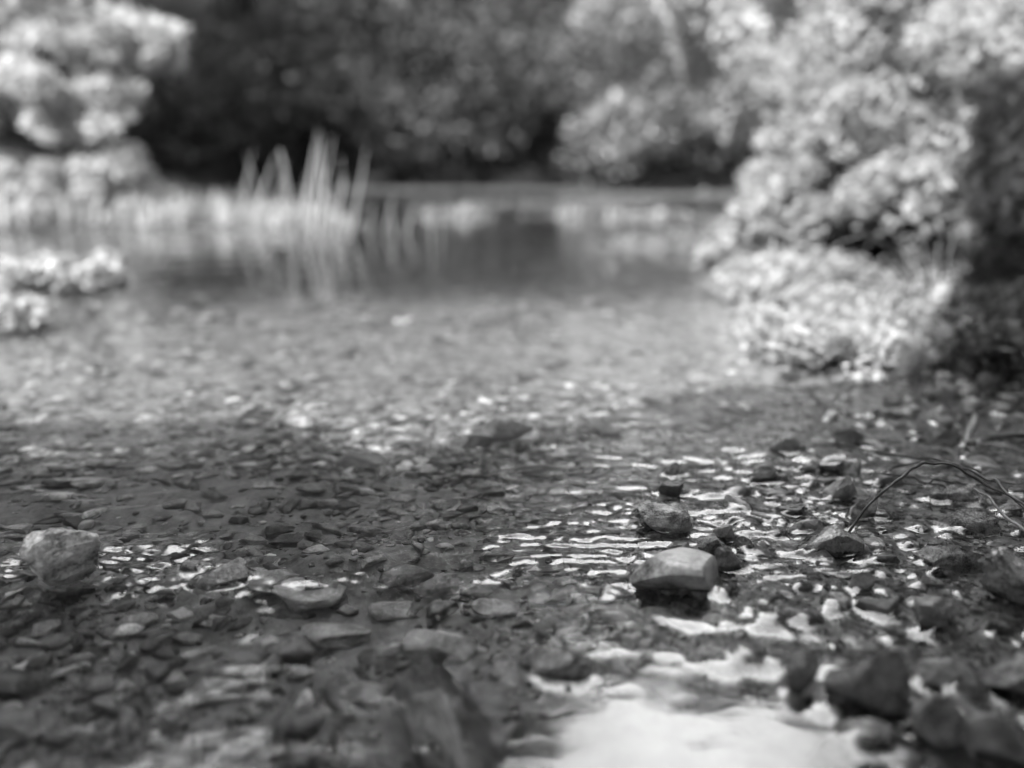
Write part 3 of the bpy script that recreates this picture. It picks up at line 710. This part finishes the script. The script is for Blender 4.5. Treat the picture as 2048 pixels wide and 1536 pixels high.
bush('waterside_tuft', 'small bright tuft beside the leafy waterside plant', 'plant',
     [(90,530),(160,520),(175,560),(110,575)], 6, .035, 110, .024, lambda a, b: 1.36, .03, M['grass'], (-.84, 1.4, .02), nbr=3, br=.003)
bush('waterside_tuft', 'smaller bright tuft farther out than its neighbour along the water', 'plant',
     [(195,515),(245,505),(255,535),(205,545)], 4, .03, 90, .024, lambda a, b: 1.5, .03, M['grass'], (-.84, 1.55, .02), nbr=3, br=.003)

# grass on the spit and bank
def blades(n_, xr, yr, h, keep):
    x = rng.uniform(*xr, n_); y = rng.uniform(*yr, n_); z = bed_z(x, y); k_ = keep(x, y, z); x, y, z = x[k_], y[k_], z[k_]; n_ = len(x)
    hh = h*rng.uniform(.4, 1.2, n_)*(1-.65*sstep(-1.5, -.3, x))*(1+.6*fbm2(x*4, y*4, 2, 77)); a = rng.uniform(0, 6.28, n_); lean = rng.uniform(.1, .5, n_)*hh; w = .012*rng.uniform(.6, 1.2, n_)
    b0 = np.stack([x, y, z-.01], 1); pe = np.stack([-np.sin(a), np.cos(a), a*0], 1)*w[:, None]/2
    tp = b0+np.stack([np.cos(a)*lean, np.sin(a)*lean, hh], 1); md = b0+np.stack([np.cos(a)*lean*.3, np.sin(a)*lean*.3, hh*.6], 1)
    V = np.stack([b0-pe, b0+pe, md+pe*.8, md-pe*.8, tp], 1).reshape(-1, 3); i = np.arange(n_)*5
    F = np.concatenate([np.stack([i, i+1, i+2, i+3], 1), np.stack([i+3, i+2, i+4, i+4], 1)])
    return V, F, np.repeat(rng.uniform(0, 1, n_), 5)
def grass(name, V, F, T, m, label):
    quads = F[F[:, 2] != F[:, 3]]; tris = F[F[:, 2] == F[:, 3]][:, :3]
    tq = np.concatenate([quads[:, [0, 1, 2]], quads[:, [0, 2, 3]], tris])
    return tag(mesh_np(name, V, tq, m, smooth=False, tone=T), label, 'grass', kind='stuff')
V, F, T = blades(20000, (-3.5, .7), (1.2, 3.7), .12, lambda x, y, z: (z > .004)*(rng.uniform(size=len(x)) < .25+.75*sstep(-.1, .3, fbm2(x*3, y*3, 3, 55)+.2-.25*x)))
grass('bank_grass', V, F, T, M['grass'], 'short sunlit grass on the low spit and bank across the pool')
V, F, T = blades(9000, (.5, 3.2), (.8, 2.8), .10, lambda x, y, z: (z > .05))
grass('shore_grass', V, F, T, M['leaf_mid'], 'rough grass under the bushes on the near bank')

# reeds
rt = empty('reed_clump', (-.42, 2.28, 0), 'tall clump of upright reeds on the tip of the spit', 'reeds')
RP = [((478, 478), (486, 290), 5), ((500, 476), (540, 300), 7), ((540, 478), (500, 300), 6), ((560, 300), (610, 470), 5), ((600, 478), (630, 255), 9), ((625, 480), (640, 262), 9), ((640, 480), (655, 265), 9),
      ((655, 480), (632, 275), 8), ((680, 480), (655, 340), 7), ((672, 482), (706, 300), 6), ((700, 480), (736, 290), 6), ((520, 480), (575, 320), 6), ((590, 480), (560, 330), 6), ((668, 482), (690, 350), 8), ((615, 482), (600, 340), 6)]
def reed(base, tip, wpx, parent, off, Y):
    b0 = at(base[0], base[1], Y)-off; t0 = at(tip[0], tip[1], Y+rng.uniform(-.05, .05))-off; b0[2] = -.02-off[2] if b0[2] < .05 else b0[2]
    w = wpx/FPX*Y*.95; pts = []; bend = rng.normal()*.02
    for s in np.linspace(0, 1, 7):
        p = b0+(t0-b0)*s; p[0] += bend*s*s; p[2] -= abs(bend)*.5*s**3; pts.append((p, w*(1-s**2.2)*.5+.0008))
    V = []; F = []
    for p, w_ in pts: V += [p+np.array([-w_, .2*w_, 0]), p+np.array([0, -.35*w_, 0]), p+np.array([w_, .2*w_, 0])]
    for i in range(6):
        for j in range(3): F.append((i*3+j, i*3+(j+1) % 3, i*3+3+(j+1) % 3, i*3+3+j))
    return mesh_np('reed_blade', np.array(V), np.array(F), M['reed'], parent, tone=np.full(len(V), rng.uniform(.4, 1)))
for k_ in range(16):
    bx = rng.uniform(490, 700); lean = rng.uniform(-30, 30); RP.append(((bx, 480), (bx+lean, rng.uniform(350, 440)), rng.uniform(1.5, 3.)))
for b_, t_, w in RP: reed(b_, t_, w, rt, np.array([-.42, 2.28, 0]), 2.28+rng.uniform(-.06, .08))
rt2 = empty('reed_clump', (-.17, 2.3, 0), 'low sparse reeds beside the tall clump', 'reeds')
for b_, t_, w in (((760, 478), (795, 385), 4), ((790, 478), (775, 395), 4), ((735, 478), (755, 400), 4), ((810, 478), (825, 405), 3)): reed(b_, t_, w, rt2, np.array([-.17, 2.3, 0]), 2.3)
rt3 = empty('reed_clump', (-.21, 2.1, 0), 'last short pale reed stems standing alone in the water', 'reeds')
for b_, t_, w in (((862, 500), (866, 415), 4), ((884, 500), (886, 410), 4)): reed(b_, t_, w, rt3, np.array([-.21, 2.1, 0]), 2.1)

# far woods: each tree trunk + crown
def tree(x, y, h, r, label, m, seed, n_=6000, size=.2, low=.12):
    z0 = float(bed_z(np.array([x]), np.array([y]))[0])
    t = empty('forest_tree', (x, y, z0), label, 'tree', 'trees of the far wood')
    rr = np.random.default_rng(seed)
    nb = 26; C = []
    for i in range(nb):
        f = low+(1-low)*((i+.5)/nb); w = r*math.sin(math.pi*min(1, (f*.85+.12)))**.7; a = i*2.4+rr.uniform(-.4, .4); q = w*rr.uniform(.35, .9)
        C.append((math.cos(a)*q, math.sin(a)*q, f*h))
    C = np.array(C); P = clumps(C, rr.uniform(.5, 1.1, nb)*r*.42, n_//nb, .6)
    leaves('crown', P, size, m, t)
    L_ = [([(0, 0, -.3), (.1*r*rr.normal(), .1*r, h*.5), (0, 0, h*.95)], [h*.022, h*.014, h*.004])]
    for i in range(0, nb, 3): L_.append(([(0, 0, C[i][2]*.75), tuple(C[i]*np.array([.5, .5, .9])), tuple(C[i])], [h*.008, h*.005, h*.002]))
    tubes('trunk', L_, M['bark'], t)
TR = [(-11, 12, 12, 3.4, 'd'), (-7.4, 11, 11, 3., 'd'), (-4.2, 12.5, 14, 3.2, 'd'), (-1.6, 11.6, 12.6, 2.7, 'd'), (1.6, 12.8, 7.3, 2.9, 'm'), (-.75, 12.2, 9.6, 2.2, 'd'), (4.2, 11.5, 7.3, 2.9, 'm'), (7.2, 12, 8.7, 3.3, 'm'), (10.6, 12, 9, 3.2, 'd'),
      (-14.5, 14, 14, 4., 'd'), (14.5, 13, 10, 3.6, 'd'), (-5.6, 16, 15, 4., 'd'), (-1, 17, 13, 3.4, 'd'), (4.6, 17, 8.8, 4.4, 'd'), (-9, 7.5, 9.5, 2.6, 'd'), (-5.9, 5.6, 6.8, 1.9, 'd'), (11.5, 7.5, 7, 2.6, 'm')]
LB = ['broad dark tree at the outer end of the far wood', 'dark tree behind the leafy branches', 'black crowned tree left of the reeds', 'dark tree straight behind the tall reeds', 'greyer tree in the middle of the far wood', 'dark tree crowding the greyer one in the middle of the far wood',
      'short grey tree behind the slanting sapling', 'grey tree behind the arching branches', 'dark tree behind the big pale bush', 'huge dark tree past the leafy branches', 'dark tree beyond the big pale bush',
      'tall tree in the second row behind the black crowned tree', 'tall tree in the second row behind the reeds', 'tall tree in the second row above the short grey tree', 'slim dark tree on the near side of the far wood', 'leaning dark tree close behind the bank shrub', 'grey tree beside the pool behind the big pale bush']
for i, (x, y, h, r, k_) in enumerate(TR): tree(x, y, h, r, LB[i], M['leaf_dark'] if k_ == 'd' else M['leaf_mid'], 300+i)
# low bushes along the far water line
FB = [(-4.2, 8.9, 1.3), (-2.7, 9.0, 1.4), (-1.3, 8.9, 1.3), (.1, 9.0, 1.4), (1.3, 8.9, 1.3), (2.5, 9.0, 1.4), (3.8, 8.9, 1.6), (5.2, 9.0, 1.5), (6.8, 9.0, 1.6)]
FL = ['dark bush at the far water line behind the leafy branches', 'dark bush at the far water line behind the bank shrub', 'dark far bush behind the tall reeds', 'dark far bush just past the reed tips', 'rounded grey bush in the middle of the far bank', 'low grey bush beside the rounded one on the far bank', 'large dark bush under the slanting sapling', 'dark far bush seen through the arching branches', 'farthest dark bush behind the arching branches']
for i, (x, y, r) in enumerate(FB):
    z0 = float(bed_z(np.array([x]), np.array([y]))[0]); t = empty('far_bush', (x, y, z0), FL[i], 'bush', 'bushes along the far bank')
    C = rng.normal(size=(14, 3))*np.array([.45, .3, .32])*r+np.array([0, 0, .75*r]); P = clumps(C, np.full(14, .42*r), 260); P = P[P[:, 2] > -.2]
    leaves('foliage', P, .11, M['leaf_mid'] if i in (4, 5) else M['leaf_dark'], t)
    tubes('stem', [([(0, 0, -.2), tuple(C[j]*.5), tuple(C[j])], [.03, .02, .008]) for j in range(5)], M['bark'], t)

# the tree over the viewer whose crown shades the near water
edge_px = [(-500, 840), (0, 862), (120, 868), (260, 858), (400, 838), (500, 850), (560, 900), (650, 915), (760, 905), (900, 900), (960, 882), (1080, 868), (1200, 838), (1330, 812), (1450, 784), (1560, 782), (1700, 785), (1850, 768), (1905, 715), (1950, 610), (1975, 545)]
edge = [ground(a, b) for a, b in edge_px]
ex = np.array([e[0] for e in edge]+[1.0, 2.2]); ey = np.array([e[1] for e in edge]+[1.45, 1.4])
def shade_leaves(n_):
    x = rng.uniform(-1.3, 2.0, n_); top = np.interp(x, ex, ey); y = top-rng.uniform(0, 1, n_)**1.2*(top+1.0)
    t = rng.uniform(1.35, 1.8, n_); keep = np.ones(n_, bool)
    P = np.stack([x, y, 0*x], 1)+SUN[None]*t[:, None]; return P[keep]
sh = empty('overhanging_tree', (-2.3, -1.6, 0), 'tree whose crown throws the shade over the near half of the stream', 'tree')
P = shade_leaves(26000)-np.array([-2.3, -1.6, 0])
leaves('crown', P, .085, M['leaf_shade'], sh, ratio=.6)
tubes('trunk', [([(0, 0, -.3), (.1, 0, .9), (.6, .3, 1.6)], [.14, .12, .09])] + [([(.5, .2, 1.5), tuple(P[k_]*.5+np.array([.3, .1, .8])), tuple(P[k_])], [.05, .03, .01]) for k_ in range(0, 400, 40)], M['bark'], sh)

# ------------------------------------------------------------------ twigs, sticks and leaves on the shore
def c6(x, y): return (1600+x*.2995, 640+y*.2995)
def twig(name, pts, ydep, rad, m, label, cat='twig', side=()):
    P = []
    n_ = len(pts); yd = np.interp(np.linspace(0, 1, n_), np.linspace(0, 1, len(ydep)), ydep)
    for (a, b), Y in zip(pts, yd):
        px, py = c6(a, b); P.append(at(px+rng.normal()*.9, py+rng.normal()*.9, Y+rng.normal()*.002))
    rr = np.interp(np.linspace(0, 1, n_), np.linspace(0, 1, len(rad)), rad)
    P = np.array(P); Q = [P[0]]                     # knots and kinks
    for i in range(len(P)-1):
        ln = np.linalg.norm(P[i+1]-P[i]); Q += [(P[i]+P[i+1])/2+rng.normal(size=3)*min(.0008, ln*.035), P[i+1]]
    rr = np.interp(np.linspace(0, 1, len(Q)), np.linspace(0, 1, n_), rr)*rng.uniform(.8, 1.25, len(Q)); P = Q
    V, F = tube(P, rr, 8, 4)
    me = bpy.data.meshes.new(name); me.from_pydata(V.tolist(), [], [f if f[0] != f[3] else f[:3] for f in F]); me.materials.append(m)
    me.polygons.foreach_set('use_smooth', [True]*len(me.polygons))
    o = bpy.data.objects.new(name, me); COL.objects.link(o); return tag(o, label, cat, None)
T_ = M['twig']
twig('black_twig', [(1700,1400),(1496,1230),(1310,1075),(1240,1065),(1130,1000),(1060,975),(950,935),(800,925),(700,910),(560,900),(450,865),(290,840),(240,825)], (.36,.42,.46,.50,.52), (.0009,.0009,.0008,.0007,.0004), T_, 'black twig arching across the shore from the frame edge to the tilted leaf')
twig('black_twig', [(1700,1450),(1496,1250),(1400,1170),(1180,1060),(1050,985),(900,960),(820,955),(740,1000),(640,1070),(560,1140),(430,1260),(350,1380),(318,1425)], (.37,.405,.42,.415,.40,.39), (.0008,.0008,.0008,.0008,.0008), T_, 'black twig bending down to the tip of the wedge rock')
twig('black_twig', [(545,1025),(620,985),(720,960),(830,945),(1000,965),(1130,985),(1240,1030),(1280,1040)], (.475,.47,.46), (.0007,.0007,.0005), T_, 'thin black twig running close beneath the arching one')
twig('black_twig', [(410,862),(395,920),(400,980),(390,1040),(420,1085),(440,1095),(560,1105)], (.50,.475,.455), (.0008,.0007,.0004), T_, 'black twig hanging down from the arching one into the water')
twig('black_twig', [(540,1020),(640,1035),(760,1050),(850,1095),(930,1100),(1010,1135)], (.465,.455,.445), (.0006,.0007,.0004), T_, 'black twig lying on the wet shore behind the craggy flat rock')
twig('black_twig', [(600,1100),(800,1100),(870,1090),(900,1065),(1000,1080),(1100,1095),(1300,1080),(1520,1100)], (.45,.445,.44), (.0004,.0006,.0004), T_, 'crooked black twig crossing the one behind the craggy flat rock')
twig('grey_twig', [(1170,1120),(1260,1180),(1330,1260),(1400,1340),(1496,1410),(1600,1470)], (.425,.39,.36), (.0006,.0007,.0008), M['stick'], 'thin grey twig beside the thick rough rock')
twig('grey_twig', [(90,700),(160,750),(280,770),(420,800),(560,880)], (.59,.55,.52), (.0006,.0006,.0005), T_, 'thin twig behind the tilted dark leaf')
twig('pale_stick', [(1165,640),(1135,740),(1110,800),(1072,915)], (.60,.56,.52), (.0022,.0022,.0014), M['stick'], 'pale stick standing in the wet shore', 'stick')
twig('pale_stick', [(740,760),(820,810),(920,825),(1010,785),(1080,775)], (.555,.55,.55), (.0008,.0009,.0008), M['stick'], 'bent pale grass stalk in front of the bright ripples', 'stalk')
twig('grass_stalk', [(560,868),(760,920),(900,922),(1070,920)], (.52,.505,.50), (.0006,.0006,.0005), M['stick'], 'straight pale stalk lying on the water', 'stalk')
twig('dark_stick', [(1150,785),(1300,778),(1500,768),(1700,760)], (.555,.55,.54), (.0016,.0018,.002), T_, 'dark straight stick lying flat towards the frame edge', 'stick')
twig('pale_stick', [(1155,790),(1230,830),(1340,845),(1500,880),(1650,900)], (.545,.53,.51), (.0012,.0010,.0008), M['stick'], 'forked pale stick in front of the dark straight stick', 'stick')
twig('long_stick', [(520,610),(740,592),(980,575),(1200,545),(1496,490),(1750,440)], (.70,.70,.66), (.0012,.002,.0022), M['stick_dry'], 'long blurred stick low across the shore', 'stick')
twig('long_stick', [(1020,235),(1160,215),(1300,180),(1496,120),(1700,60)], (.84,.82,.80), (.002,.0025,.003), M['stick_dry'], 'blurred stick slanting up in front of the dark hollow', 'stick')
twig('bare_root', [(830,150),(880,215),(950,330),(1000,430),(1075,540),(1092,620)], (.88,.80,.70,.64), (.008,.009,.007,.003), M['stick_dry'], 'thick blurred root reaching down to the shore', 'root')
twig('driftwood', [(300,215),(500,235),(700,240),(850,215)], (.95,.92,.88), (.005,.008,.006), M['stick_dry'], 'pale driftwood branch resting at the foot of the root', 'branch')
# tilted dead leaves
def dead_leaf(px, py, Y, w, h, rz, tx, ty, m, label):
    nu, nv = 9, 5; V = []; F = []
    for i in range(nu):
        s = i/(nu-1); ww = math.sin(math.pi*min(.97, s*.95+.03))**.8
        for j in range(nv):
            t = j/(nv-1)*2-1; V.append(((s-.5)*w, t*ww*h/2, .18*h*(t*t)*ww+.06*w*math.sin(s*4)))
    for i in range(nu-1):
        for j in range(nv-1): a = i*nv+j; F.append((a, a+1, a+nv+1, a+nv))
    V = np.array(V)@np.array(Euler((tx, ty, rz)).to_matrix()).T
    o = mesh_np('dead_leaf', V, np.array(F), m); md = o.modifiers.new('s', 'SOLIDIFY'); md.thickness = .0004
    o.location = at(px, py, Y); return tag(o, label, 'leaf')
DL = rock_mat('dead_leaf', .03, .09, rough=.35, scale=90, bump=.5)
DP = rock_mat('dry_leaf', .16, .3, rough=.5, scale=90, bump=.5)
dead_leaf(1703, 884, .54, .028, .016, -.5, .9, .2, DL, 'tilted dark dead leaf standing in the ripples where the twig begins')
dead_leaf(1965, 928, .485, .024, .010, -.1, .5, .1, DP, 'pale curled dead leaf on the shore under the twigs')
dead_leaf(1985, 955, .46, .022, .009, .1, .4, -.1, DL, 'dark curled dead leaf in front of the pale one')
dead_leaf(1900, 880, .545, .03, .014, .3, .8, .1, DL, 'dark dead leaf leaning on the bent pale stalk')

# sunlight reaches the bed through the real, refracting water surface
sd.cycles.is_caustics_light = True
for o in bpy.data.objects:
    if o.type != 'MESH': continue
    if o.name == 'water': o.cycles.is_caustics_caster = True
    elif o.name.split('.')[0] in ('streambed_ground', 'gravel', 'wet_grit', 'pebble', 'sunken_stone', 'sunken_slab', 'flat_stone'): o.cycles.is_caustics_receiver = True
